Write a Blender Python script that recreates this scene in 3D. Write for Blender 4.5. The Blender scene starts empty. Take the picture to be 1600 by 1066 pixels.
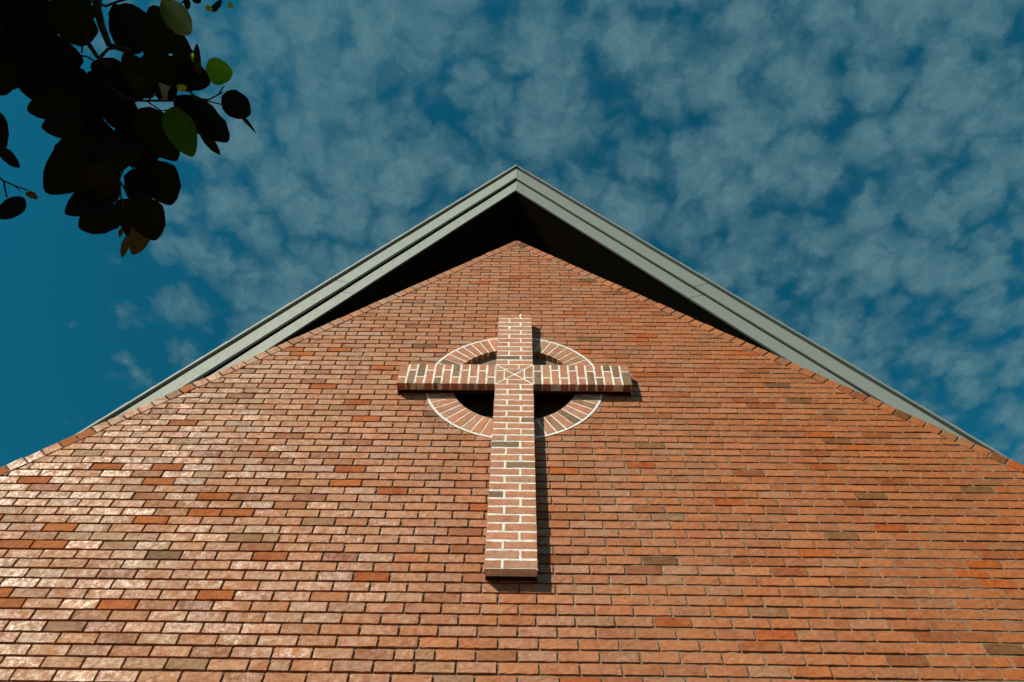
import bpy, math, random
import numpy as np
from mathutils import Vector, Matrix
sc = bpy.context.scene
C = sc.collection
rng = np.random.default_rng(7)
random.seed(7)

# ------------------------------------------------------------------ camera
PIT, YAW, ROLL = math.radians(58.7155), math.radians(-1.0839), math.radians(1.39)
CAM = np.array([0.0329, -3.1229, -2.5852])
FPX = 1084.57                                   # focal length for a 1600 px wide frame
Fw = np.array([math.sin(YAW)*math.cos(PIT), math.cos(YAW)*math.cos(PIT), math.sin(PIT)])
R0 = np.array([math.cos(YAW), -math.sin(YAW), 0.0])
U0 = np.cross(R0, Fw)
Rt = R0*math.cos(ROLL)+U0*math.sin(ROLL)
Up = -R0*math.sin(ROLL)+U0*math.cos(ROLL)
cd = bpy.data.cameras.new('camera'); cam = bpy.data.objects.new('camera', cd); C.objects.link(cam)
cd.sensor_width = 36; cd.lens = FPX/1600*36; cd.clip_start = 0.05; cd.clip_end = 2000
cam.matrix_world = Matrix(((Rt[0], Up[0], -Fw[0], CAM[0]), (Rt[1], Up[1], -Fw[1], CAM[1]),
                           (Rt[2], Up[2], -Fw[2], CAM[2]), (0, 0, 0, 1)))
sc.camera = cam
GZ = CAM[2]-1.6                                 # ground height

# ------------------------------------------------------------------ sky, sun, exposure
SUN = np.array([-0.539, -0.674, 0.505]); SUN /= np.linalg.norm(SUN)   # towards the sun
EL = math.asin(SUN[2]); AZ = math.atan2(SUN[0], SUN[1])
w = bpy.data.worlds.new('World'); sc.world = w; w.use_nodes = True
nt = w.node_tree; nt.nodes.clear()
def N(t, **k):
    n = nt.nodes.new(t)
    for a, b in k.items(): setattr(n, a, b)
    return n
def L(a, b): nt.links.new(a, b)
def M(op, a, b=None, c=None, clamp=False):
    n = N('ShaderNodeMath', operation=op, use_clamp=clamp)
    for i, v in enumerate((a, b, c)):
        if v is None: continue
        if isinstance(v, (int, float)): n.inputs[i].default_value = v
        else: L(v, n.inputs[i])
    return n.outputs[0]
def MIX(f, a, b, mode='MIX'):
    n = N('ShaderNodeMix', data_type='RGBA', blend_type=mode)
    for s, v in ((n.inputs[0], f), (n.inputs[6], a), (n.inputs[7], b)):
        if isinstance(v, (int, float)): s.default_value = v
        elif isinstance(v, tuple): s.default_value = (*v, 1) if len(v) == 3 else v
        else: L(v, s)
    return n.outputs[2]
def RAMP(f, pts, interp='LINEAR'):
    n = N('ShaderNodeValToRGB'); n.color_ramp.interpolation = interp
    e = n.color_ramp.elements
    while len(e) < len(pts): e.new(0.5)
    for i, (p_, c_) in enumerate(pts):
        e[i].position = p_; e[i].color = (*c_, 1) if isinstance(c_, tuple) else (c_, c_, c_, 1)
    L(f, n.inputs[0]); return n.outputs[0]
def NOISE(vec, scale, detail=3, rough=0.5, dist=0.0):
    n = N('ShaderNodeTexNoise'); n.inputs['Scale'].default_value = scale; n.inputs['Detail'].default_value = detail
    n.inputs['Roughness'].default_value = rough; n.inputs['Distortion'].default_value = dist
    if vec is not None: L(vec, n.inputs['Vector'])
    return n.outputs[0]
sky = N('ShaderNodeTexSky', sky_type='NISHITA', sun_disc=False, sun_elevation=EL, sun_rotation=AZ % (2*math.pi))
sky.air_density = 1.0; sky.dust_density = 0.3; sky.ozone_density = 2.0
blue = MIX(1.0, sky.outputs[0], (0.06, 0.84, 0.80), 'MULTIPLY')
tc = N('ShaderNodeTexCoord'); sep = N('ShaderNodeSeparateXYZ'); L(tc.outputs['Generated'], sep.inputs[0])
zz = M('MAXIMUM', sep.outputs[2], 0.12)
px_, py_ = M('DIVIDE', sep.outputs[0], zz), M('DIVIDE', sep.outputs[1], zz)
cmb = N('ShaderNodeCombineXYZ'); L(px_, cmb.inputs[0]); L(py_, cmb.inputs[1])
P = cmb.outputs[0]
warp = N('ShaderNodeTexNoise'); warp.inputs['Scale'].default_value = 15; warp.inputs['Detail'].default_value = 8; warp.inputs['Roughness'].default_value = .66; L(P, warp.inputs['Vector'])
wc = N('ShaderNodeVectorMath', operation='SUBTRACT'); L(warp.outputs['Color'], wc.inputs[0]); wc.inputs[1].default_value = (.5, .5, .5)
wv = N('ShaderNodeVectorMath', operation='MULTIPLY_ADD'); L(wc.outputs[0], wv.inputs[0])
wv.inputs[1].default_value = (0.07, 0.07, 0.0); L(P, wv.inputs[2])
PW = wv.outputs[0]
def VOR(scale, smooth):
    v = N('ShaderNodeTexVoronoi', feature='SMOOTH_F1'); v.inputs['Scale'].default_value = scale; v.inputs['Smoothness'].default_value = smooth
    L(PW, v.inputs['Vector']); return v.outputs['Distance']
v1, v2 = VOR(16.0, .12), VOR(36.0, .2)
n1 = NOISE(P, 6.0, 6, 0.62); n2 = NOISE(PW, 40.0, 7, 0.72); n3 = NOISE(P, 1.7, 2, 0.5)
dens = M('ADD', M('MULTIPLY', M('SUBTRACT', .50, v1), 1.5), M('MULTIPLY', M('SUBTRACT', .42, v2), 0.7))
dens = M('ADD', dens, M('MULTIPLY', M('SUBTRACT', n1, 0.46), 0.9))
dens = M('ADD', dens, M('MULTIPLY', M('SUBTRACT', n2, 0.5), 0.55))
dens = M('ADD', dens, M('MULTIPLY', M('SUBTRACT', n3, 0.47), 0.7))
# the cloud field thins towards the lower sky on the left and on the far right
left = M('MULTIPLY', M('MAXIMUM', M('SUBTRACT', -0.28, M('ADD', px_, M('MULTIPLY', py_, 0.28))), 0.0), 4.2)
right = M('MULTIPLY', M('MAXIMUM', M('SUBTRACT', M('ADD', px_, M('MULTIPLY', py_, 0.35)), 0.62), 0.0), 0.55)
dens = M('SUBTRACT', M('SUBTRACT', dens, left), right)
cm = N('ShaderNodeMapRange', interpolation_type='SMOOTHSTEP'); L(dens, cm.inputs[0])
cm.inputs[1].default_value = -0.84; cm.inputs[2].default_value = 0.08
cm2 = N('ShaderNodeMapRange', interpolation_type='SMOOTHSTEP'); L(dens, cm2.inputs[0]); cm2.inputs[1].default_value = -0.25; cm2.inputs[2].default_value = 0.7
n4 = NOISE(PW, 70.0, 5, 0.7)
op = M('ADD', M('MULTIPLY', n2, .62), M('ADD', M('MULTIPLY', cm2.outputs[0], .24), M('MULTIPLY', M('SUBTRACT', n4, .5), .45)))
cl = M('MULTIPLY', cm.outputs[0], M('ADD', .10, op), clamp=True)
CLOUDCOL = (1.35, 2.65, 3.0)
full = MIX(cl, blue, CLOUDCOL)
hz = RAMP(sep.outputs[2], [(0.0, .75), (.16, .3), (.32, 0.0)])
full = MIX(hz, full, (3.2, 2.0, 1.2))  # unseen warm band low in the sky, added to redden the shadow fill
bg = N('ShaderNodeBackground'); L(full, bg.inputs[0]); bg.inputs[1].default_value = 0.095
wo = N('ShaderNodeOutputWorld'); L(bg.outputs[0], wo.inputs[0])
ld = bpy.data.lights.new('sun', 'SUN'); ld.energy = 5.0; ld.angle = math.radians(0.5); ld.color = (1.0, 0.88, 0.71)
lo = bpy.data.objects.new('sun', ld); C.objects.link(lo); lo.location = (-5, -8, 10)
lo.rotation_euler = Vector(SUN).to_track_quat('Z', 'Y').to_euler()
sc.view_settings.view_transform = 'Standard'; sc.view_settings.look = 'None'
sc.view_settings.exposure = 0.0; sc.view_settings.gamma = 1
sc.cycles.max_bounces = 6

# ------------------------------------------------------------------ helpers
def tag(o, label=None, cat=None, group=None, kind=None):
    if label: o['label'] = label
    if cat: o['category'] = cat
    if group: o['group'] = group
    if kind: o['kind'] = kind
    return o
def empty(name, loc, label, cat):
    o = bpy.data.objects.new(name, None); C.objects.link(o); o.location = loc; o.empty_display_size = .2
    return tag(o, label, cat)
def child(o, parent):
    o.parent = parent
    o.matrix_parent_inverse = Matrix.Translation(parent_world(parent)).inverted()
def parent_world(p):
    v = Vector(p.location) if not p.parent else Vector((0, 0, 0))
    while p.parent: p = p.parent; v = Vector(p.location)
    return v
class MB:
    """collects faces with per-vertex colour, gloss and bloom"""
    def __init__(s): s.v = []; s.f = []; s.mi = []; s.col = []; s.gl = []; s.bl = []; s.n = 0; s.sm = []
    def add(s, V, Fc, mi=0, col=(.5, .5, .5), gl=0.0, bl=0.0, smooth=False):
        V = np.asarray(V, float).reshape(-1, 3); s.v.append(V); k = len(V)
        for f in Fc: s.f.append([i+s.n for i in f]); s.mi.append(mi); s.sm.append(smooth)
        s.col.append(np.tile(np.array([*col, 1.0]), (k, 1))); s.gl.append(np.full(k, gl)); s.bl.append(np.full(k, bl)); s.n += k
    def build(s, name, mats, parent=None, kind=None):
        me = bpy.data.meshes.new(name)
        me.from_pydata(np.concatenate(s.v).tolist(), [], s.f)
        for m in mats: me.materials.append(m)
        me.polygons.foreach_set('material_index', s.mi); me.polygons.foreach_set('use_smooth', s.sm)
        a = me.attributes.new('tint', 'FLOAT_COLOR', 'POINT'); a.data.foreach_set('color', np.concatenate(s.col).ravel())
        a = me.attributes.new('gloss', 'FLOAT', 'POINT'); a.data.foreach_set('value', np.concatenate(s.gl))
        a = me.attributes.new('bloom_sheen', 'FLOAT', 'POINT'); a.data.foreach_set('value', np.concatenate(s.bl))
        me.update()
        o = bpy.data.objects.new(name, me); C.objects.link(o)
        if parent: child(o, parent)
        if kind: o['kind'] = kind
        return o
def mat(name):
    global nt
    m = bpy.data.materials.new(name); m.use_nodes = True; nt = m.node_tree
    b = nt.nodes['Principled BSDF']; return m, b
def bump(b, h, strength, dist):
    n = N('ShaderNodeBump'); n.inputs['Strength'].default_value = strength; n.inputs['Distance'].default_value = dist
    L(h, n.inputs['Height']); L(n.outputs[0], b.inputs['Normal'])
def ATTR(name, fac=True):
    n = N('ShaderNodeAttribute', attribute_name=name); return n.outputs['Fac'] if fac else n.outputs['Color']
def OBJ(scale=(1, 1, 1)):
    t = N('ShaderNodeTexCoord'); m = N('ShaderNodeMapping'); m.inputs['Scale'].default_value = scale
    L(t.outputs['Object'], m.inputs[0]); return m.outputs[0]

# ------------------------------------------------------------------ materials
def brick_mat(name, rough_lo=0.34, rough_hi=0.80, bump_s=0.55):
    m, b = mat(name)
    t = ATTR('tint', False); o = OBJ()
    a = NOISE(o, 38, 5, .65, .4); c = NOISE(o, 150, 4, .7); e = NOISE(OBJ((1, 1, 3)), 22, 6, .7, 1.2)
    col = MIX(1.0, t, RAMP(a, [(.25, .66), (.5, 1.0), (.78, 1.28)]), 'MULTIPLY')
    col = MIX(1.0, col, RAMP(c, [(.28, .72), (.5, 1.0), (.75, 1.18)]), 'MULTIPLY')
    sh = N('ShaderNodeVectorMath', operation='MULTIPLY_ADD'); L(t, sh.inputs[0]); sh.inputs[1].default_value = (91, 67, 83); L(o, sh.inputs[2])
    pa = RAMP(NOISE(sh.outputs[0], 7.5, 3, .6, .5), [(.50, 0.0), (.60, 1.0)]); pb2 = RAMP(NOISE(sh.outputs[0], 11, 4, .6, .3), [(.54, 0.0), (.66, 1.0)])
    col = MIX(M('MULTIPLY', pa, .55), col, MIX(1.0, col, (.80, .60, .50), 'MULTIPLY'))
    col = MIX(M('MULTIPLY', pb2, .40), col, MIX(1.0, col, (.78, .86, .90), 'MULTIPLY'))
    blm = M('MULTIPLY', RAMP(e, [(.40, 0.0), (.62, 1.0)]), ATTR('bloom_sheen'))
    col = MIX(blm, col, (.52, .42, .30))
    pit = RAMP(NOISE(OBJ((1, 1, 2.2)), 55, 3, .6, .6), [(.26, 1.0), (.33, 0.0)])
    col = MIX(M('MULTIPLY', pit, .55), col, (.06, .03, .018))
    L(col, b.inputs['Base Color'])
    g = ATTR('gloss')
    gm = M('MULTIPLY', RAMP(NOISE(sh.outputs[0], 30, 5, .75, .5), [(.36, .22), (.60, 1.2)]), RAMP(NOISE(sh.outputs[0], 8, 3, .6, .5), [(.36, .45), (.46, 1.0)]))
    gm = M('MULTIPLY', gm, RAMP(c, [(.35, .7), (.6, 1.12)]))
    g = M('MULTIPLY', g, gm)
    r = M('ADD', M('SUBTRACT', rough_hi, M('MULTIPLY', g, rough_hi-rough_lo)), M('MULTIPLY', M('SUBTRACT', c, .5), .3))
    L(r, b.inputs['Roughness'])
    L(M('MULTIPLY', M('ADD', g, .08), .80), b.inputs['Specular IOR Level'])
    h = M('ADD', M('MULTIPLY', a, .35), M('ADD', M('MULTIPLY', c, .5), M('MULTIPLY', pit, -.8)))
    h = M('ADD', h, M('MULTIPLY', e, .35))
    bump(b, h, bump_s, .007)
    return m
BRICK = brick_mat('brick')
CBRICK = brick_mat('cross brick', .55, .85, .4)
def mortar_mat(name, c1, c2, sc_=60):
    m, b = mat(name); o = OBJ()
    a = NOISE(o, 9, 4, .6); c = NOISE(o, 220, 4, .7); d = NOISE(o, sc_, 3, .6)
    col = MIX(RAMP(a, [(.3, 0.0), (.7, 1.0)]), c1, c2)
    col = MIX(1.0, col, RAMP(d, [(.3, .7), (.6, 1.05)]), 'MULTIPLY')
    L(col, b.inputs['Base Color']); b.inputs['Roughness'].default_value = .9; b.inputs['Specular IOR Level'].default_value = .15
    bump(b, M('ADD', c, d), .6, .003); return m
MORTAR = mortar_mat('mortar', (.13, .09, .06), (.34, .265, .19))
WMORTAR = mortar_mat('white mortar', (.78, .74, .69), (.92, .89, .85), 45)
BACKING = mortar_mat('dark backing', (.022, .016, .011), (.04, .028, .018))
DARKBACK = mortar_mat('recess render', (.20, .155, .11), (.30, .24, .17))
def metal_mat(name, col, rough=.42, spec=.4):
    m, b = mat(name); o = OBJ((1, 1, 1))
    a = NOISE(o, 3, 4, .6); c = NOISE(OBJ((12, 12, 1)), 6, 5, .65)
    cc = MIX(1.0, col, RAMP(M('ADD', M('MULTIPLY', a, .5), M('MULTIPLY', c, .5)), [(.3, .94), (.7, 1.05)]), 'MULTIPLY')
    L(cc, b.inputs['Base Color']); L(RAMP(c, [(.3, rough-.08), (.7, rough+.12)]), b.inputs['Roughness'])
    b.inputs['Specular IOR Level'].default_value = spec
    bump(b, a, .05, .02); return m
FASCIA = metal_mat('grey painted metal', (.27, .305, .275), .36)
CAPM = metal_mat('cap metal', (.25, .285, .26), .45)
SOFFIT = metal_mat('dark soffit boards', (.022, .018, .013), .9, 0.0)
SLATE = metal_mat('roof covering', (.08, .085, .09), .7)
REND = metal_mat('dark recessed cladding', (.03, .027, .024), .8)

# ------------------------------------------------------------------ brick builders
def brick_tint(x, z, dark=0.016):
    """colour, gloss, bloom of one fired clay brick; smoother redder ones and olive ones occur in patches"""
    r = rng.random(); t = rng.normal(0, 1)
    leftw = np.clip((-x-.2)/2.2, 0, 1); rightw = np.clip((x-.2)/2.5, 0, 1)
    dark = dark*(.4+2.2*rightw)
    if r < dark: c = np.array([.21, .115, .06])*rng.uniform(.75, 1.3); g = rng.uniform(.05, .3); bl = .15
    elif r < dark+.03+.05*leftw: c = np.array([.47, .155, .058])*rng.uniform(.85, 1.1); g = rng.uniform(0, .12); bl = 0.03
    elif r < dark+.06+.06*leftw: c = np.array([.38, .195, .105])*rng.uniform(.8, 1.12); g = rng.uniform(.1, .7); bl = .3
    elif r < dark+.26: c = np.array([.43, .19, .10])*rng.uniform(.88, 1.1); g = rng.uniform(.4, .95); bl = .35
    elif r < dark+.33: c = np.array([.36, .135, .055])*rng.uniform(.85, 1.1); g = rng.uniform(.3, .7); bl = .1
    else:
        c = np.array([.46, .187, .077])*(1+.07*t); g = rng.uniform(.45, 1.0); bl = .22
    c = c*np.array([.94-.05*leftw, .81-.07*rightw+.06*leftw, .70-.20*rightw+.06*leftw])*(.97-.08*rightw)  # left bricks tanner: the hue of the sun glare is put into their colour
    g *= 1-.4*rightw
    return c, g, np.clip(bl*(1+.9*leftw)*(1-.75*rightw)*rng.uniform(.2, 1.4), 0, .9)  # lime bloom, strengthened on the left to paint in the whitish sun sheen
UA = np.array([0, .012, .09, .24, .42, .6, .78, .91, .988, 1.0]); VA = np.array([0, .04, .33, .67, .96, 1.0])
def grid_brick(mb, xl, xr, z0, z1, y0, col, g, bl, lo=False, yb=.022):
    """xl,xr: functions of z; a rounded, chipped brick whose front is at y0"""
    U = UA if not lo else np.array([0, .03, .97, 1]); V = VA if not lo else np.array([0, .1, .9, 1])
    nu, nv = len(U), len(V)
    zs = z0+(z1-z0)*V
    XL = np.array([xl(z) for z in zs]); XR = np.array([xr(z) for z in zs])
    wd = XR-XL
    if wd.max() < .02: return
    X = XL[:, None]+wd.clip(.001)[:, None]*U[None, :]
    Z = np.repeat(zs[:, None], nu, 1)
    Y = np.full((nv, nu), y0)
    if not lo:
        Y += rng.normal(0, .0006, Y.shape)
        e = np.abs(rng.normal(0, .0016, nu)); Z[0] += e+.0006*np.sin(np.arange(nu)*rng.uniform(1, 3)+rng.uniform(0, 6))
        if rng.random() < .4: i = rng.integers(1, nu-1); Z[0, i] += rng.uniform(.003, .009); Y[1, i] += .001
        Z[-1] -= np.abs(rng.normal(0, .0008, nu)); X[:, 0] += np.abs(rng.normal(0, .0011, nv)); X[:, -1] -= np.abs(rng.normal(0, .0011, nv))
        Y[1:-1, 0] += .0013; Y[1:-1, -1] += .0013; Y[0] += .0013; Y[-1] += .0013
        Y[:, 1] += .0002; Y[:, -2] += .0002
        cr = rng.uniform(.001, .008, 4)
        X[0, 0] += cr[0]; Z[0, 0] += cr[0]; X[0, -1] -= cr[1]; Z[0, -1] += cr[1]
        X[-1, 0] += cr[2]; Z[-1, 0] -= cr[2]; X[-1, -1] -= cr[3]; Z[-1, -1] -= cr[3]
        tx, tz = rng.normal(0, .006, 2)
        Y += tx*(X-X.mean())+tz*2.0*(Z-Z.mean())
    vs = np.stack([X, Y, Z], -1).reshape(-1, 3)
    fs = [(r*nu+c, r*nu+c+1, (r+1)*nu+c+1, (r+1)*nu+c) for r in range(nv-1) for c in range(nu-1)]
    per = [c for c in range(nu)]+[r*nu+nu-1 for r in range(1, nv)]+[(nv-1)*nu+c for c in range(nu-2, -1, -1)]+[r*nu for r in range(nv-2, 0, -1)]
    base = nu*nv; back = vs[per].copy(); back[:, 1] = yb
    vs = np.concatenate([vs, back]); m = len(per)
    fs += [(per[(i+1) % m], per[i], base+i, base+(i+1) % m) for i in range(m)]
    mb.add(vs, fs, 0, col, g, bl, smooth=False)

def inset(poly, d):
    n = len(poly); out = []
    ar = sum(poly[i][0]*poly[(i+1) % n][1]-poly[(i+1) % n][0]*poly[i][1] for i in range(n))
    s = 1 if ar > 0 else -1
    for i in range(n):
        p0, p1, p2 = (np.array(poly[(i+k) % n], float) for k in (-1, 0, 1))
        a = (p1-p0)/np.linalg.norm(p1-p0); b = (p2-p1)/np.linalg.norm(p2-p1)
        na, nb = s*np.array([-a[1], a[0]]), s*np.array([-b[1], b[0]])
        k = 1+na@nb; out.append(p1+(na+nb)*d/max(k, .25))
    return out
def poly_brick(mb, poly, y0, yb, col, g, bl, joint=.010, ch=.0025, mi=0, jit=.0012):
    """convex polygon in xz (anticlockwise seen from the front, -y) as a chamfered brick"""
    ar = sum(poly[i][0]*poly[(i+1) % len(poly)][1]-poly[(i+1) % len(poly)][0]*poly[i][1] for i in range(len(poly)))
    if ar < 0: poly = poly[::-1]
    a = inset(poly, joint/2)
    # subdivide edges so they can be uneven
    pts = []
    for i in range(len(a)):
        p, q = a[i], a[(i+1) % len(a)]; k = max(1, int(np.linalg.norm(q-p)/.03))
        for j in range(k): pts.append(p+(q-p)*j/k)
    pts = np.array(pts)+rng.normal(0, jit, (len(pts), 2))
    cen = pts.mean(0); inn = pts+(cen-pts)/np.linalg.norm(cen-pts, axis=1)[:, None]*ch
    n = len(pts)
    V = [(x, y0, z) for x, z in inn]+[(x, y0+ch*.8, z) for x, z in pts]+[(x, yb, z) for x, z in pts]+[(cen[0], y0-.0004, cen[1])]
    Fc = [(i, (i+1) % n, 3*n) for i in range(n)]
    for r in (0, 1): Fc += [(r*n+(i+1) % n, r*n+i, (r+1)*n+i, (r+1)*n+(i+1) % n) for i in range(n)]
    mb.add(V, Fc, mi, col, g, bl)
def box(mb, x0, x1, y0, y1, z0, z1, mi=0, col=(.5, .5, .5)):
    V = [(x, y, z) for z in (z0, z1) for y in (y0, y1) for x in (x0, x1)]
    mb.add(V, [(0, 2, 3, 1), (4, 5, 7, 6), (0, 1, 5, 4), (2, 6, 7, 3), (0, 4, 6, 2), (1, 3, 7, 5)], mi, col)

# ------------------------------------------------------------------ the church
H, BW = .0677, .2032
APEX, SL, SR = 4.776, 1.141, 1.098                # outer line of the raking brick edge: fall per metre, left and right
ZC, RR, RI = 1.918, .683, .488                   # wheel of the cross: centre, outer, inner radius
XW = 4.55                                        # half width of the gable wall
church = empty('brick_church', (0, .3, GZ), 'red brick church front with a steep gable under a grey metal edged roof', 'church')

RKP = .098                                       # depth of the raking course
def TH(s): return math.atan(SL if s < 0 else SR)
def RK(s): return RKP/math.cos(TH(s))
def rake_l(z): return -(APEX-RK(-1)-z)/SL        # edges of the coursed field at height z
def rake_r(z): return (APEX-RK(1)-z)/SR
wall = MB()
k = -64
ROWS = range(int(math.floor(GZ/H)), 72)
for k in ROWS:
    zb = (k-.1)*H+rng.normal(0, .0006); z0, z1 = zb+.0008, zb+H-.0092
    if rake_r(z0) < .03: continue
    ph = .142 if k % 2 == 0 else .040
    ph += rng.normal(0, .004)
    n0, n1 = int(-5/BW)-1, int(5/BW)+1
    jx = [ph+i*BW+rng.normal(0, .0022) for i in range(n0, n1+1)]
    lo_row = z1 < -1.15
    for i in range(len(jx)-1):
        a, b = jx[i]+.005, jx[i+1]-.005
        if b < -XW or a > XW: continue
        a, b = max(a, -XW), min(b, XW)
        if rng.random() < .006 and not lo_row: pieces = [(a, a+.09), (a+.1, b)]
        else: pieces = [(a, b)]
        near = abs(z0-ZC) < .78 and a < .75 and b > -.75
        if near: pieces = [q for p_ in pieces for q in ([(p_[0], -.001), (.001, p_[1])] if p_[0] < 0 < p_[1] else [p_])]
        for (a2, b2) in pieces:
            def ring_x(z): return math.sqrt(max(0, (RR+.018)**2-(z-ZC)**2))
            fl = lambda z, a2=a2: max(a2, rake_l(z))
            fr = lambda z, b2=b2: min(b2, rake_r(z))
            if near:
                if b2 <= 0: fr = lambda z, b2=b2: min(b2, -ring_x(z))
                else: fl = lambda z, a2=a2: max(a2, ring_x(z))
            xm = (a2+b2)/2
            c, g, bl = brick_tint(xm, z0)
            if abs(fr(z0)-fl(z0)) < .025 and abs(fr(z1)-fl(z1)) < .025: continue
            if fr((z0+z1)/2) < fl((z0+z1)/2): continue
            c = c*(1-.0*z0)
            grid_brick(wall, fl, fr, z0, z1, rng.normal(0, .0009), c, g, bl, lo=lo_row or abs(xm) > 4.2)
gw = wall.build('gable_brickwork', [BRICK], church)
# the raking course of brick ends along both slopes
rake = MB()
for s in (-1, 1):
    th = TH(s); Ls = XW/math.cos(th); d = np.array([s*math.cos(th), -math.sin(th)]); nn = np.array([-s*math.sin(th), -math.cos(th)])
    step = .107; i = 0; t = 0.0
    ap = np.array([0, APEX])
    while t < Ls:
        t2 = t+step*rng.uniform(.97, 1.03)
        o0, o1 = ap+d*t, ap+d*t2
        if i == 0: poly = [ap, o1, o1+nn*RKP, np.array([0, APEX-RK(s)])]
        else: poly = [o0, o1, o1+nn*RKP, o0+nn*RKP]
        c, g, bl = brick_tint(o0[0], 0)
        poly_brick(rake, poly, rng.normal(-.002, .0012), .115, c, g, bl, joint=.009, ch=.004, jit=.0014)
        t = t2; i += 1
rake.build('raking_course', [BRICK], church)
# mortar bed behind the bricks, its face uneven
mo = MB(); cell = .025
xs = np.arange(-XW-.01, XW+.011, cell); zs = np.arange(GZ, APEX, cell)
def vnoise(x, z, sc_, seed):
    r = np.random.default_rng(seed).random((256, 256)); u, v = x*sc_, z*sc_
    i, j = np.floor(u).astype(int), np.floor(v).astype(int); a, b = u-i, v-j; a = a*a*(3-2*a); b = b*b*(3-2*b)
    q = lambda I, J: r[I % 256, J % 256]
    return (q(i, j)*(1-a)+q(i+1, j)*a)*(1-b)+(q(i, j+1)*(1-a)+q(i+1, j+1)*a)*b
XX, ZZ = np.meshgrid(xs, zs)
dep = .0112-.0045*np.clip((XX+.2)/2.2, -1, 1)+(vnoise(XX, ZZ, 1.2, 1)-.5)*.006+(vnoise(XX, ZZ, 17, 2)-.5)*.0045
dep = np.clip(dep, .0016, .0185)
dep = np.where(np.hypot(XX, ZZ-ZC) < RR+.06, .005, dep)
idx = -np.ones(XX.shape, int); Vm = []; Fm = []
lim = APEX-.012-np.abs(XX)*np.where(XX < 0, SL, SR)
inside = (ZZ < lim) & (np.hypot(XX, ZZ-ZC) > RR-.08)
full4 = inside[:-1, :-1] & inside[1:, :-1] & inside[:-1, 1:] & inside[1:, 1:]
for r, c in zip(*np.nonzero(full4)):
    f = []
    for rr, cc in ((r, c), (r, c+1), (r+1, c+1), (r+1, c)):
        if idx[rr, cc] < 0: idx[rr, cc] = len(Vm); Vm.append((XX[rr, cc], dep[rr, cc], ZZ[rr, cc]))
        f.append(idx[rr, cc])
    Fm.append(f)
mo.add(Vm, Fm, 0, smooth=True)
# wall core: back, top and side faces
zs_ = APEX-XW*SL; zr_ = APEX-XW*SR
front = [(-XW, GZ), (XW, GZ), (XW, zr_), (0, APEX), (-XW, zs_)]
Y0c, Y1c = .06, .30
n = 5
Vc = [(x*.999, Y0c, z-.012 if z > GZ+1 else z) for x, z in front]+[(x*.999, Y1c, z-.012 if z > GZ+1 else z) for x, z in front]
mo.add(Vc, [(5, 9, 8, 7, 6)]+[(i, (i+1) % n, n+(i+1) % n, n+i)[::-1] for i in range(n)], 0)
mo.build('mortar_bed', [MORTAR], church)

# ---- roof: boards set slightly behind the brick gable, in plan turned back from the ridge
def KS(s): return .28 if s < 0 else .259
Yf = .085
RIDGE = {'captop': 7.808, 'capbot': 7.742, 'uptop': 7.69, 'upbot': 7.283, 'lobot': 6.83}
CAPD = {-1: -.036, 1: -.026}; LOD = {-1: .045, 1: .030}; LOB = {-1: 6.868, 1: 6.83}
XE = 4.9
def rp(s, x, zr, dy=0.0):                       # point on roof line: x >= 0 outwards, zr height at ridge
    return np.array([s*x-.022*(1 if x == 0 else max(0, 1-x/4)), Yf+KS(s)*x+dy, zr-(SL if s < 0 else SR)*x])
def board(name, zt, zb_s, dys, thick, mat_, seams):
    for s in (-1, 1):
        m = MB(); zb_, dy = zb_s[s], dys[s]
        cuts = [0.0]+[q for q in seams[s]]+[XE]
        for a, b in zip(cuts[:-1], cuts[1:]):
            a2, b2 = a+(.0 if a == 0 else .003), b-.003
            e = 1.0 if a == 0 else 1.0
            seg = np.linspace(a2, b2, 14)
            V = []
            for x in seg:
                wob = .0012*math.sin(x*7+s)
                ch_ = .006
                q_ = .4955*(zt-zb_)*min(1, x/.5)     # joints between boards are cut square to the slope
                xb_ = x-q_
                V += [rp(s, x, zt-ch_, dy+wob), rp(s, x, zt, dy+ch_), rp(s, x, zt, dy+thick), rp(s, xb_, zb_, dy+thick), rp(s, xb_, zb_, dy+ch_), rp(s, xb_, zb_+ch_, dy+wob)]
            Fc = []
            for i in range(len(seg)-1):
                for j in range(6):
                    q = (i*6+j, i*6+(j+1) % 6, (i+1)*6+(j+1) % 6, (i+1)*6+j)
                    Fc.append(q if s > 0 else q[::-1])
            cap0 = tuple(range(6)); l = (len(seg)-1)*6; cap1 = tuple(l+j for j in range(6))
            Fc += [cap0[::-1], cap1] if s > 0 else [cap0, cap1[::-1]]
            m.add(V, Fc, 0)
        o = m.build(name, [mat_], roof)
        yield o
SEAM = [2.23, 2.09, 2.36, 2.23]
roof = bpy.data.objects.new('roof', None); C.objects.link(roof); roof.location = (0, 0, 0); child(roof, church)
def parent_world(p):                             # parts of parts sit at world origin offsets of the church only
    return Vector(church.location) if p is church else (Vector((0, 0, 0)) if p is roof else Vector(p.location))
list(board('upper_fascia', RIDGE['uptop'], {-1: RIDGE['upbot'], 1: RIDGE['upbot']-.015}, {-1: 0, 1: 0}, .03, FASCIA, {-1: [SEAM[0], 4.4], 1: [SEAM[2], 4.6]}))
list(board('lower_fascia', RIDGE['upbot']-.045, LOB, LOD, .03, FASCIA, {-1: [SEAM[1], 4.3], 1: [SEAM[3], 4.5]}))
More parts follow.
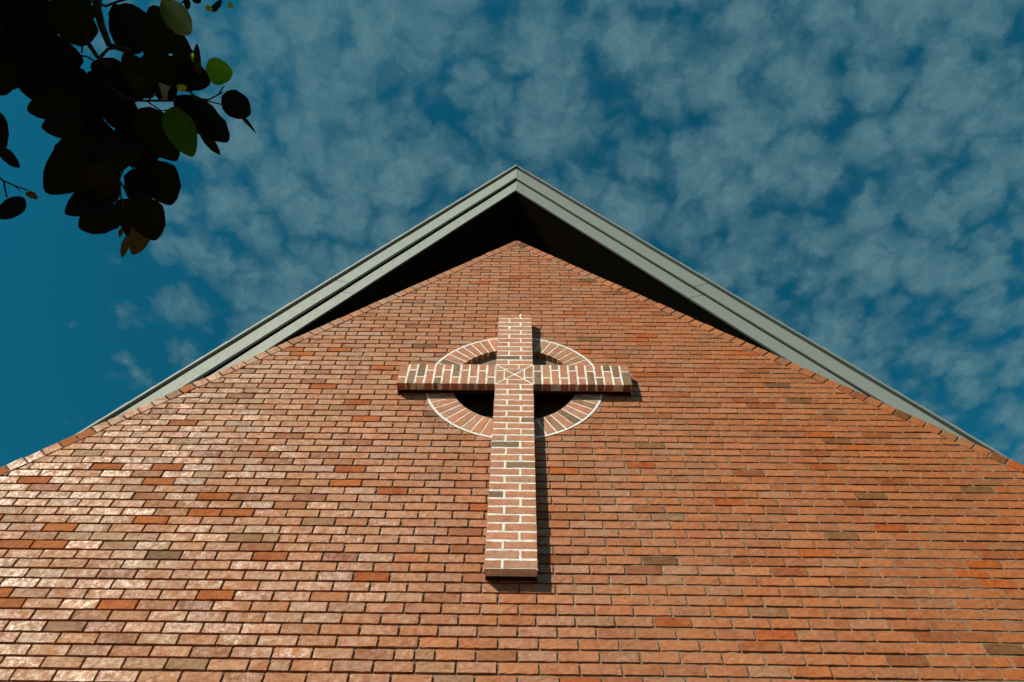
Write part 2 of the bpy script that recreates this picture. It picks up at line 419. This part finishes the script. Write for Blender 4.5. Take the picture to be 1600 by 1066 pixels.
# cap strip with the stepped ends of the roof covering on it
for s in (-1, 1):
    m = MB(); x = 0.0; st = .19
    while x < XE:
        x2 = min(x+st*rng.uniform(.96, 1.04), XE); d0, d1 = .0, .020
        V = []
        for xx, dz in ((x, d1*(x > 0)), (x2, d0*0)):
            zt = RIDGE['captop']+dz-.012; zb_ = RIDGE['capbot']
            V += [rp(s, xx, zt, CAPD[s]), rp(s, xx, zt, .25), rp(s, xx, zb_, .25), rp(s, xx, zb_, CAPD[s])]
        q = [(0, 1, 5, 4), (1, 2, 6, 5), (2, 3, 7, 6), (3, 0, 4, 7), (3, 2, 1, 0), (4, 5, 6, 7)]
        m.add(V, q if s > 0 else [f[::-1] for f in q], 0); x = x2
    m.build('roof_edge_cap', [CAPM], roof)
# dark strip added behind the open board joints, its colour standing for their shade
list(board('gap_shade_strip', RIDGE['captop']-.03, {-1: 7.0, 1: 7.0}, {-1: .085, 1: .07}, .02, SOFFIT, {-1: [], 1: []}))
# soffit, roof deck and dark recessed cladding under the roof
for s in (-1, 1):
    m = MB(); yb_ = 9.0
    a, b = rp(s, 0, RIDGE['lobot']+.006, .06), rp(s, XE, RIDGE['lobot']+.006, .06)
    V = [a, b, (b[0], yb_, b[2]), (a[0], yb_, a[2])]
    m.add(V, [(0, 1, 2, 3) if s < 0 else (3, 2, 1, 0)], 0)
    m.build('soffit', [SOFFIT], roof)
    m = MB()
    a, b = rp(s, 0, RIDGE['capbot']+.03, .02), rp(s, XE, RIDGE['capbot']+.03, .02)
    V = [a, b, (b[0], yb_, b[2]), (a[0], yb_, a[2])]; V += [v-np.array([0, 0, .05]) for v in map(np.array, V)]
    Fc = [(0, 1, 2, 3), (7, 6, 5, 4), (0, 4, 5, 1), (1, 5, 6, 2), (2, 6, 7, 3)]
    m.add(V, Fc if s > 0 else [f[::-1] for f in Fc], 0)
    m.build('roof_slope', [SLATE], roof)
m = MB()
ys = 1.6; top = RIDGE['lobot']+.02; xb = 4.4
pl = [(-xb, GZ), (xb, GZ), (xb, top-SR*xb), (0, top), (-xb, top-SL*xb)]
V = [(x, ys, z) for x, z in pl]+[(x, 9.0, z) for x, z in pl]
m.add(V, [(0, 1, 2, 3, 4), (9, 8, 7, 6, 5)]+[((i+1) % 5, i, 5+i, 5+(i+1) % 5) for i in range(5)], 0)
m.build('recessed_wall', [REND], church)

# ------------------------------------------------------------------ the cross
cross = empty('brick_cross', (0, 0, 0), 'brick wheel cross with white mortar joints standing proud of the gable wall', 'cross')
def parent_world(p):
    return Vector(church.location) if p is church else (Vector((0, 0, 0)) if p in (roof, cross) else Vector(p.location))
PJ = -.100                                       # front of the cross
def ctint(dark=.1):
    r = rng.random()
    if r < dark*.5: return np.array([.21, .13, .075])*rng.uniform(.8, 1.2), .3, .1
    if r < dark: return np.array([.30, .17, .10])*rng.uniform(.8, 1.2), .3, .1
    if r < .35: return np.array([.45, .225, .14])*rng.uniform(.88, 1.08), .35, .3
    return np.array([.47, .195, .105])*rng.uniform(.86, 1.1), .35, .25
HW = .1475
def shaft(name, k0, k1, label=None):
    m = MB()
    box(m, -HW+.004, HW-.004, PJ+.0011, PJ+.062, k0*H+.0025, k1*H-.004, 1)
    box(m, -HW+.006, HW-.006, PJ+.0625, .01, k0*H+.007, k1*H-.007, 2)
    for kk in range(k0, k1):
        za, zb_ = kk*H, (kk+1)*H
        xs_ = -HW+.0985 if kk % 2 == 0 else HW-.0985
        xs_ += rng.normal(0, .002)
        jz = rng.normal(0, .0008)
        for a, b in ((-HW-.0045, xs_), (xs_, HW+.0045)):
            c, g, bl = ctint(.07)
            poly_brick(m, [(a, za+jz), (b, za+jz), (b, zb_+jz), (a, zb_+jz)], PJ+np.clip(rng.normal(0, .0004), -.0010, .0005), PJ+.064, c, g, bl, joint=.012, jit=.0012)
    return m.build(name, [CBRICK, WMORTAR, BACKING], cross)
shaft('lower_shaft', 0, 26)
shaft('upper_shaft', 30, 42)
ZA, ZB = 26*H, 30*H
for s in (-1, 1):
    m = MB(); xe = .900
    lo_, hi_ = sorted((s*(HW+.001), s*(xe-.004)))
    box(m, lo_, hi_, PJ+.0011, PJ+.062, ZA+.0025, ZB-.004, 1)
    box(m, lo_, hi_, PJ+.0625, .004, ZA+.007, ZB-.006, 2)
    x = HW; i = 0
    while x < xe-.02:
        x2 = x+H*rng.uniform(.98, 1.02) if i < 10 else xe+.0045
        zs2 = ZB-.178 if i % 2 == 0 else ZB-.085
        if s > 0: zs2 = ZB-.085 if i % 2 == 0 else ZB-.178
        zs2 += rng.normal(0, .003)
        a, b = sorted((s*x, s*x2))
        for za, zb_ in ((ZA-.0045, zs2), (zs2, ZB+.0045)):
            c, g, bl = ctint(.15)
            poly_brick(m, [(a, za), (b, za), (b, zb_), (a, zb_)], PJ+np.clip(rng.normal(0, .0004), -.0010, .0005), PJ+.064, c, g, bl, joint=.0125, jit=.0010)
        # mortar runs on the underside
        x = x2; i += 1
        if x >= xe: break
    m.build('arm', [CBRICK, WMORTAR, BACKING], cross)
# crossing panel: joints run to the centre from the four corners
m = MB(); box(m, -HW+.001, HW-.001, PJ+.0011, .004, ZA-.003, ZB+.003, 1)
cz = (ZA+ZB)/2; hh = (ZB-ZA)/2; ctr = np.array([0, cz])
TLc, TRc, BLc, BRc = (np.array(q) for q in ((-HW, ZB), (HW, ZB), (-HW, ZA), (HW, ZA)))
def lerp(a, b, t): return a+(b-a)*t
def pb(poly, j=.0095):
    c, g, bl = ctint(.0); poly_brick(m, [np.array(q, float) for q in poly], PJ+np.clip(rng.normal(0, .0004), -.001, .0004), .0, c, g, bl, joint=j, ch=.002, jit=.0006)
t = .47
for (A, B, sg) in ((TLc, TRc, 1), (BRc, BLc, -1)):
    a2, b2 = lerp(A, ctr, t), lerp(B, ctr, t)
    q = .62 if sg > 0 else .68
    pb([A, lerp(A, B, q), lerp(A, B, q)+np.array([0, -sg*hh*t]), a2]); pb([lerp(A, B, q), B, b2, lerp(A, B, q)+np.array([0, -sg*hh*t])])
    pb([a2, b2, lerp(B, ctr, .93), lerp(A, ctr, .93)])
for (A, B, sg) in ((BLc, TLc, 1), (TRc, BRc, -1)):
    a2, b2 = lerp(A, ctr, t), lerp(B, ctr, t)
    q = .68 if sg > 0 else .66
    pb([A, lerp(A, B, q), lerp(A, B, q)+np.array([sg*HW*t, 0]), a2]); pb([lerp(A, B, q), B, b2, lerp(A, B, q)+np.array([sg*HW*t, 0])])
    pb([a2, b2, lerp(B, ctr, .93), lerp(A, ctr, .93)])
m.build('crossing_panel', [CBRICK, WMORTAR], cross)
# wheel: four arcs of radial bricks, flush with the wall, round a sunk centre
NV = 54
def annulus(m, r0, r1, a0, a1, ya, yb_, mi, n=24):
    an = np.linspace(a0, a1, n+1); V = []
    for t_ in an:
        cx, sz = math.cos(t_), math.sin(t_)
        V += [(r0*cx, ya, ZC+r0*sz), (r1*cx, ya, ZC+r1*sz), (r0*cx, yb_, ZC+r0*sz), (r1*cx, yb_, ZC+r1*sz)]
    Fc = []
    for i in range(n):
        a, b = 4*i, 4*i+4
        Fc += [(a, b, b+1, a+1)[::-1], (a, a+2, b+2, b)[::-1], (a+1, b+1, b+3, a+3)[::-1]]
    m.add(V, Fc, mi)
for qd in range(4):
    m = MB(); a0, a1 = qd*math.pi/2, (qd+1)*math.pi/2
    annulus(m, RI+.0027, RR+.016, a0, a1, -.0035, .10, 1)
    dv = 2*math.pi/NV
    for i in range(NV):
        t0, t1 = (i+.5)*dv, (i+1.5)*dv; tm = (t0+t1)/2 % (2*math.pi)
        if not (a0 <= tm < a1): continue
        t0 += rng.normal(0, .002)
        poly = [(r*math.cos(q), ZC+r*math.sin(q)) for r, q in ((RI-.003, t0), (RR+.004, t0), (RR+.004, t1), (RI-.003, t1))]
        c, g, bl = ctint(.06)
        poly_brick(m, poly, -.006+np.clip(rng.normal(0, .0004), -.0010, .0005), .10, c, g, bl, joint=.0105, jit=.0008)
    m.build('wheel_arc', [CBRICK, WMORTAR], cross)
for up, yb_ in ((1, .046), (-1, .100)):          # shallow panels above the arms, deeper ones below with the arms' shade in their dark colour
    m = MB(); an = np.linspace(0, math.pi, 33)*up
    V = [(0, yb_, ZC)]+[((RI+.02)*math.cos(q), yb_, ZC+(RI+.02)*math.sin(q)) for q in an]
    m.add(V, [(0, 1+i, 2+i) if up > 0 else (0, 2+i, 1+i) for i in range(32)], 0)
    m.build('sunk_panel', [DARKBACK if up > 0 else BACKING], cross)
# dabs of mortar squeezed out of the joints
def blob(m, c, r, sc_=(1, 1, 1), mi=0):
    V = [];Fc = []; nl, nr = 5, 8
    for i in range(nl+1):
        ph = math.pi*i/nl
        for j in range(nr):
            t_ = 2*math.pi*j/nr; rr_ = r*(1+rng.normal(0, .12))
            if i in (0, nl): rr_ = r
            V.append((c[0]+sc_[0]*rr_*math.sin(ph)*math.cos(t_), c[1]+sc_[1]*rr_*math.sin(ph)*math.sin(t_), c[2]+sc_[2]*rr_*math.cos(ph)))
    for i in range(nl):
        for j in range(nr): Fc.append((i*nr+j, i*nr+(j+1) % nr, (i+1)*nr+(j+1) % nr, (i+1)*nr+j)[::-1])
    m.add(V, Fc, mi, smooth=True); m.build('mortar_dab', [WMORTAR], cross)
blob(MB(), (.049, PJ-.001, 41.75*H), .013, (1, .3, 1.9)); blob(MB(), (-.046, PJ, 38.5*H), .014, (1.2, .15, 1.6))
for i in range(11):
    for s in (-1, 1):
        if rng.random() < .8: blob(MB(), (s*(HW+(i+1)*H), PJ+.03, ZA+.0035), .007, (.8, 3.2, .5))
for kk in list(range(0, 26, 2))+list(range(31, 42, 3)):
    blob(MB(), (HW-.003 if rng.random() < .5 else -HW+.003, PJ+.003, kk*H), .005, (.8, .5, .9))
blob(MB(), (.902, PJ+.08, ZA+.01), .012, (.35, .9, 1.6)); blob(MB(), (-.902, PJ+.08, ZA+.0), .012, (.35, .9, 1.4)); blob(MB(), (.905, -.03, ZB-.09), .01, (.5, 1, 1))

# ------------------------------------------------------------------ ground
m_, b = mat('paving'); o_ = OBJ()
br = N('ShaderNodeTexBrick'); br.inputs['Scale'].default_value = 1.6; br.inputs['Color1'].default_value = (.13, .055, .030, 1)
br.inputs['Color2'].default_value = (.09, .038, .022, 1); br.inputs['Mortar'].default_value = (.03, .03, .028, 1); L(o_, br.inputs['Vector'])
L(MIX(1.0, br.outputs[0], RAMP(NOISE(o_, 1.2, 6, .6), [(.3, .8), (.7, 1.1)]), 'MULTIPLY'), b.inputs['Base Color']); b.inputs['Roughness'].default_value = .9
m = MB(); S = 600
m.add([(-S, -S, GZ), (S, -S, GZ), (S, S, GZ), (-S, S, GZ)], [(0, 1, 2, 3)], 0)
g_ = m.build('ground', [m_]); tag(g_, 'flat paved ground in front of the church', None, None, 'structure')

# ------------------------------------------------------------------ the tree
def leaf_mat(name, c1, c2, tr, trc):
    m, b = mat(name); o = OBJ()
    a = NOISE(o, 14, 4, .6)
    col = MIX(a, c1, c2); L(col, b.inputs['Base Color']); b.inputs['Roughness'].default_value = .8; b.inputs['Specular IOR Level'].default_value = .05
    t = N('ShaderNodeBsdfTranslucent'); L(MIX(1.0, trc, RAMP(NOISE(o, 60, 3, .6), [(.3, .75), (.7, 1.1)]), 'MULTIPLY'), t.inputs[0])
    mx = N('ShaderNodeMixShader'); mx.inputs[0].default_value = tr
    L(b.outputs[0], mx.inputs[1]); L(t.outputs[0], mx.inputs[2]); L(mx.outputs[0], nt.nodes['Material Output'].inputs[0])
    return m
LEAF = leaf_mat('shaded leaf', (.010, .013, .006), (.014, .018, .008), .03, (.03, .05, .01))  # near-black copy of the leaf, the crown's shade put into its colour
DLEAF = leaf_mat('green leaf', (.03, .06, .01), (.04, .08, .012), .22, (.05, .13, .006))  # dimmer green copy, half shade put into its colour
LITLEAF = leaf_mat('young leaf', (.05, .11, .012), (.07, .15, .015), .62, (.30, .52, .012))  # bright copy of the same leaf, sunlight put into its colour and translucency
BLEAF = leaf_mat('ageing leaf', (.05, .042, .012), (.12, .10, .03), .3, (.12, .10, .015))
MLEAF = leaf_mat('half lit leaf', (.015, .05, .006), (.025, .075, .007), .45, (.09, .27, .006))  # in-between copy, weaker sunlight put into its colour
m_, b = mat('bark'); a = NOISE(OBJ((1, 1, .3)), 40, 5, .7); L(RAMP(a, [(.3, (.010, .008, .006)), (.7, (.028, .022, .016))]), b.inputs['Base Color']); b.inputs['Roughness'].default_value = .9; bump(b, a, .6, .01)
BARK = m_
TREEC = np.array([-2.9, -5.4, GZ])
tree = empty('tree', tuple(TREEC), 'leafy tree with round dark leaves hanging into the upper left corner', 'tree')
def parent_world(p):
    return Vector(p.location)
def ray(px, py, dist):
    v = Fw*FPX+Rt*(px-800)+Up*(533-py); return CAM+v/np.linalg.norm(v)*dist
def leaf(m, base, tip, width, nrm, fold=.18, notch=0.0, droop=.08, mi=0, shp=0.0):
    """rounded leaf between two points, creased on its midrib"""
    base, tip = np.array(base, float), np.array(tip, float); ax = tip-base; Ln = np.linalg.norm(ax); ax /= Ln
    nrm = nrm-ax*(nrm@ax); nrm /= np.linalg.norm(nrm); sd = np.cross(ax, nrm)
    T = np.array([0, .05, .14, .27, .42, .57, .71, .83, .92, .98, 1.0]); V = []
    prof = np.array([.05, .46, .76, .96, 1.0, .94, .82, .62, .38, .17, .0])
    ju = rng.normal(0, .035, (len(T), 2)); asy = rng.uniform(-.12, .12); bend = rng.uniform(-.10, .10)
    for i, t_ in enumerate(T):
        hw = width/2*prof[i]
        curve = -droop*Ln*(t_*t_)
        for u in (-1, -.5, 0, .5, 1):
            back = -notch*Ln*(1-abs(u))*max(0, (t_-.6)/.4) if notch else 0
            hw2 = hw*(1+(ju[i][int(u > 0)]+asy*np.sign(u))*(0 < i < 10))
            p_ = base+ax*(t_*Ln+back)+sd*(u*hw2+bend*Ln*4*t_*(1-t_)*.5)+nrm*(abs(u)*fold*hw2+curve+.01*width*math.sin(9*t_+3*u))
            V.append(p_)
    Fc = [(i*5+j, i*5+j+1, (i+1)*5+j+1, (i+1)*5+j) for i in range(len(T)-1) for j in range(4)]
    m.add(V, Fc, mi, smooth=True)
def tube(m, pts, r0, r1, n=6, mi=0):
    pts = [np.array(p_, float) for p_ in pts]; V = []; K = len(pts)
    for i, p_ in enumerate(pts):
        d = pts[min(i+1, K-1)]-pts[max(i-1, 0)]; d /= np.linalg.norm(d)
        a = np.cross(d, [0.3, .5, 1]); a /= np.linalg.norm(a); b_ = np.cross(d, a); r = r0+(r1-r0)*i/(K-1)
        for j in range(n):
            q = 2*math.pi*j/n; V.append(p_+r*(a*math.cos(q)+b_*math.sin(q)))
    Fc = [(i*n+j, i*n+(j+1) % n, (i+1)*n+(j+1) % n, (i+1)*n+j) for i in range(K-1) for j in range(n)]
    Fc += [tuple(range(n))[::-1], tuple((K-1)*n+j for j in range(n))]
    m.add(V, Fc, mi, smooth=True)
D0 = 2.0
SCL = 440/1117
def lf(m, bu, bv, tu, tv, wpx, dist=None, mi=0, nj=.22, **kw):
    """leaf from base to tip, coordinates on an enlarged map of the branch spray"""
    d = dist if dist else D0+rng.uniform(-.16, .16)
    dd = rng.normal(0, .03)
    A = ray(bu*SCL, bv*SCL, d+dd); B = ray(tu*SCL, tv*SCL, d-dd)
    wd = wpx*SCL*d/FPX*.86
    nrm = (CAM-(A+B)/2); nrm /= np.linalg.norm(nrm); nrm = -nrm+rng.normal(0, nj, 3)
    leaf(m, A, B, wd, nrm, fold=rng.uniform(.05, .3), droop=rng.uniform(-.02, .06), mi=mi, **kw)
dark = MB()
RIM = [(300, 400, 108, 438, 130), (330, 480, 166, 508, 120), (370, 560, 212, 622, 110), (420, 560, 184, 765, 190), (470, 700, 260, 850, 130),
       (474, 828, 312, 905, 135), (475, 790, 562, 972, 120), (565, 785, 616, 956, 150), (585, 640, 680, 812, 165), (545, 668, 530, 805, 105),
       (555, 430, 700, 636, 165), (700, 380, 908, 572, 150), (880, 380, 1000, 455, 120), (700, 285, 835, 330, 120), (745, 220, 800, 340, 110),
       (700, 340, 845, 285, 70), (790, 300, 782, 172, 30), (590, 30, 755, 210, 130), (440, 40, 620, 150, 170), (520, 210, 455, 15, 120),
       (500, 300, 354, 252, 105), (440, 370, 455, 240, 110), (600, 390, 490, 210, 120), (560, 300, 700, 240, 120), (610, 300, 700, 390, 120),
       (640, 330, 760, 200, 110), (560, 200, 700, 170, 90), (470, 130, 560, 210, 110), (470, 740, 380, 735, 95), (380, 650, 455, 770, 120)]
FILL = [(-60, 40, 130, 90, 190), (-80, 160, 130, 170, 190), (-70, 290, 120, 260, 170), (40, 130, 240, 40, 180), (90, 240, 260, 170, 150), (60, 330, 240, 290, 140),
        (230, 90, 385, 120, 150), (200, -20, 380, 60, 140), (170, 190, 330, 240, 110), (130, 370, 330, 300, 150), (200, 330, 400, 400, 170), (320, 420, 460, 400, 110),
        (250, 430, 420, 500, 170), (400, 430, 560, 470, 150), (300, 560, 470, 540, 160), (450, 560, 620, 520, 150), (390, 640, 560, 590, 130), (480, 480, 660, 590, 160),
        (330, 700, 490, 620, 140), (300, 760, 440, 700, 120), (420, 350, 350, 290, 90), (560, 400, 490, 300, 110), (500, 640, 640, 590, 110), (-60, -40, 150, -10, 160),
        (-70, 330, 60, 345, 60), (520, 720, 600, 800, 90), (0, 210, 90, 340, 160), (100, 20, 60, 180, 160), (300, 20, 250, 150, 160), (150, 260, 130, 378, 130)]
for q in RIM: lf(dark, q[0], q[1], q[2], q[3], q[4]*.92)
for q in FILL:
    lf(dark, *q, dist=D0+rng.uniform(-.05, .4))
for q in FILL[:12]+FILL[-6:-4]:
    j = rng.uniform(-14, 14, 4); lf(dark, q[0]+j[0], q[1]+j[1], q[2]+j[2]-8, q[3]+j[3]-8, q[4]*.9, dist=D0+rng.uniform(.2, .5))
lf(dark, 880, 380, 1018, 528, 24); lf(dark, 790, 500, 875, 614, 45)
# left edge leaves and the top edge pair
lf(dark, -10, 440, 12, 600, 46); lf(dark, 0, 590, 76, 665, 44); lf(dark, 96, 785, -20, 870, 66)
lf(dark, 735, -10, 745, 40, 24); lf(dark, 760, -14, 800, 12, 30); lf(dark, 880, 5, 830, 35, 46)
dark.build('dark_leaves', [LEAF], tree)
sunlit = []
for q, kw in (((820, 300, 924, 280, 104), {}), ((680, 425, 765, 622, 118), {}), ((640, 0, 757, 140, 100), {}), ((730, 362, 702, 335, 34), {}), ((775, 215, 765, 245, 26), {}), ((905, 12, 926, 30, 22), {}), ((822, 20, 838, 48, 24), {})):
    m = MB(); lf(m, *q, dist=1.93 if q[0] != 820 else 2.05, nj=.06); o = m.build('sunlit_leaf', [{640: DLEAF, 680: MLEAF}.get(q[0], LITLEAF)], tree); o['label'] = 'bright green leaf with sunlight coming through it'
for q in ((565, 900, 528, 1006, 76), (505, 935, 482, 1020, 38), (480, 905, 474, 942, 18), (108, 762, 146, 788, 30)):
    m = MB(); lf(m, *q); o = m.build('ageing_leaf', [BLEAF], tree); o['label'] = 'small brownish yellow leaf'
# twigs
def tp(*uv): return [ray(u*SCL, v*SCL, D0+.02) for u, v in uv]
for pts, a, b_ in [(((390, -60), (385, 30), (402, 100), (432, 178), (470, 190), (520, 203)), .010, .006), (((300, 60), (345, 165), (385, 225), (440, 260)), .006, .005),
                   (((400, 225), (428, 195), (470, 190)), .004, .003), (((345, 0), (420, 25), (470, 5), (530, -10)), .003, .003), (((270, 190), (300, 218), (345, 225), (400, 260)), .0025, .002),
                   (((326, 180), (325, 212)), .0022, .0018), (((420, 330), (500, 390), (560, 400), (700, 400)), .004, .0025), (((580, 400), (640, 440), (690, 432)), .002, .0016),
                   (((590, 395), (625, 370), (650, 390)), .002, .0016), (((740, 350), (780, 392), (830, 395), (885, 365)), .003, .0018), (((790, 394), (840, 405), (890, 418)), .002, .0016),
                   (((865, 378), (885, 345), (892, 342)), .0018, .0016), (((545, 240), (600, 232)), .0022, .002), (((500, 640), (530, 672)), .002, .002),
                   (((495, 655), (472, 712), (478, 770), (490, 830)), .0026, .002), (((472, 712), (500, 760), (520, 800)), .0022, .0018), (((474, 780), (430, 808)), .002, .0016),
                   (((-15, 695), (15, 718), (60, 738), (112, 756)), .0025, .0016), (((14, 716), (20, 750), (28, 785)), .002, .0018), (((60, 738), (72, 752), (82, 760)), .0014, .0010),
                   (((640, 0), (700, 30), (740, -5)), .002, .0018), (((760, 350), (800, 330)), .002, .0015)]:
    tw = MB(); tube(tw, tp(*pts), a, b_); tw.build('twig', [BARK], tree)
# trunk, limb and the shading crown outside the picture
tr = MB()
hub = CAM+np.array([-1.75, -.9, 2.3])
tube(tr, [TREEC+np.array([0, 0, -.05]), TREEC+np.array([.05, .1, 1.0]), TREEC+np.array([.2, .4, 2.1]), TREEC+np.array([.35, .9, 3.0])], .17, .10, 12)
tr.build('trunk', [BARK], tree)
lb = MB()
a_ = TREEC+np.array([.33, .85, 2.9])
e_ = ray(390*SCL, -60*SCL, D0+.02)
tube(lb, [a_, (a_+hub)/2+np.array([0, 0, .1]), hub, hub*.45+e_*.55+np.array([0, 0, .05]), e_], .075, .010, 8)
tube(lb, [a_, a_+np.array([-.5, -.3, .8]), a_+np.array([-.9, -.6, 1.7])], .06, .02, 8)
tube(lb, [hub, hub+np.array([-.5, .4, .3]), ray(-120, 200, 2.1)], .03, .006, 8)
tube(lb, [a_, a_+np.array([.5, -.7, 1.0]), a_+np.array([.7, -1.3, 1.7])], .05, .02, 8)
lb.build('limbs', [BARK], tree)
cr = MB(); cnt = 0
sunpts = [ray(u*SCL, v*SCL, 1.97) for u, v in ((870, 290), (745, 560), (720, 90), (560, 960))]
clusters = [(hub+np.array([0, 0, .15]), (.85, .8, .55), 1900), (a_+np.array([-.8, -.6, 1.7]), (1.0, 1.0, .7), 450), (a_+np.array([.7, -1.2, 1.7]), (.9, .9, .6), 350),
            (ray(-180, 100, 2.2), (.5, .5, .4), 400), (ray(200, 200, 2.0)+SUN*.95, (.5, .5, .5), 900), (a_+np.array([0, 0, 2.0]), (1.1, 1.0, .6), 350)]
for c_, rad, nlf in clusters:
    for _ in range(nlf):
        v = rng.normal(0, 1, 3); v /= np.linalg.norm(v); p_ = c_+v*np.array(rad)*rng.uniform(.25, 1)**.6
        q = p_-CAM; D = q@Fw
        if D > 0.05:
            u_, v_ = 800+FPX*(q@Rt)/D, 533-FPX*(q@Up)/D; mg = FPX*.12/D
            if -mg-10 < u_ < 1600+mg and -mg-10 < v_ < 1066+mg: continue
        if np.linalg.norm(q) < .8: continue
        bad = False
        for s_ in sunpts:
            e2 = p_-s_; al = e2@SUN
            if al > 0 and np.linalg.norm(e2-al*SUN) < .085: bad = True
        # keep the shadow of the crown off the part of the wall in the picture
        t_ = (0-p_[1])/(-SUN[1]); hit = p_-SUN*t_
        if hit[2] > -1.1 and abs(hit[0]) < 3.4 and hit[2] < 6: bad = True
        if bad: continue
        ax = rng.normal(0, .6, 3)+np.array([.2, .3, -.7]); ax /= np.linalg.norm(ax); ln = rng.uniform(.08, .13)
        leaf(cr, p_, p_+ax*ln, ln*.8, rng.normal(0, .5, 3)+np.array([0, 0, 1]), fold=.15)
        cnt += 1
cr.build('crown', [LEAF], tree)
print('crown leaves', cnt, 'wall faces', len(wall.f))
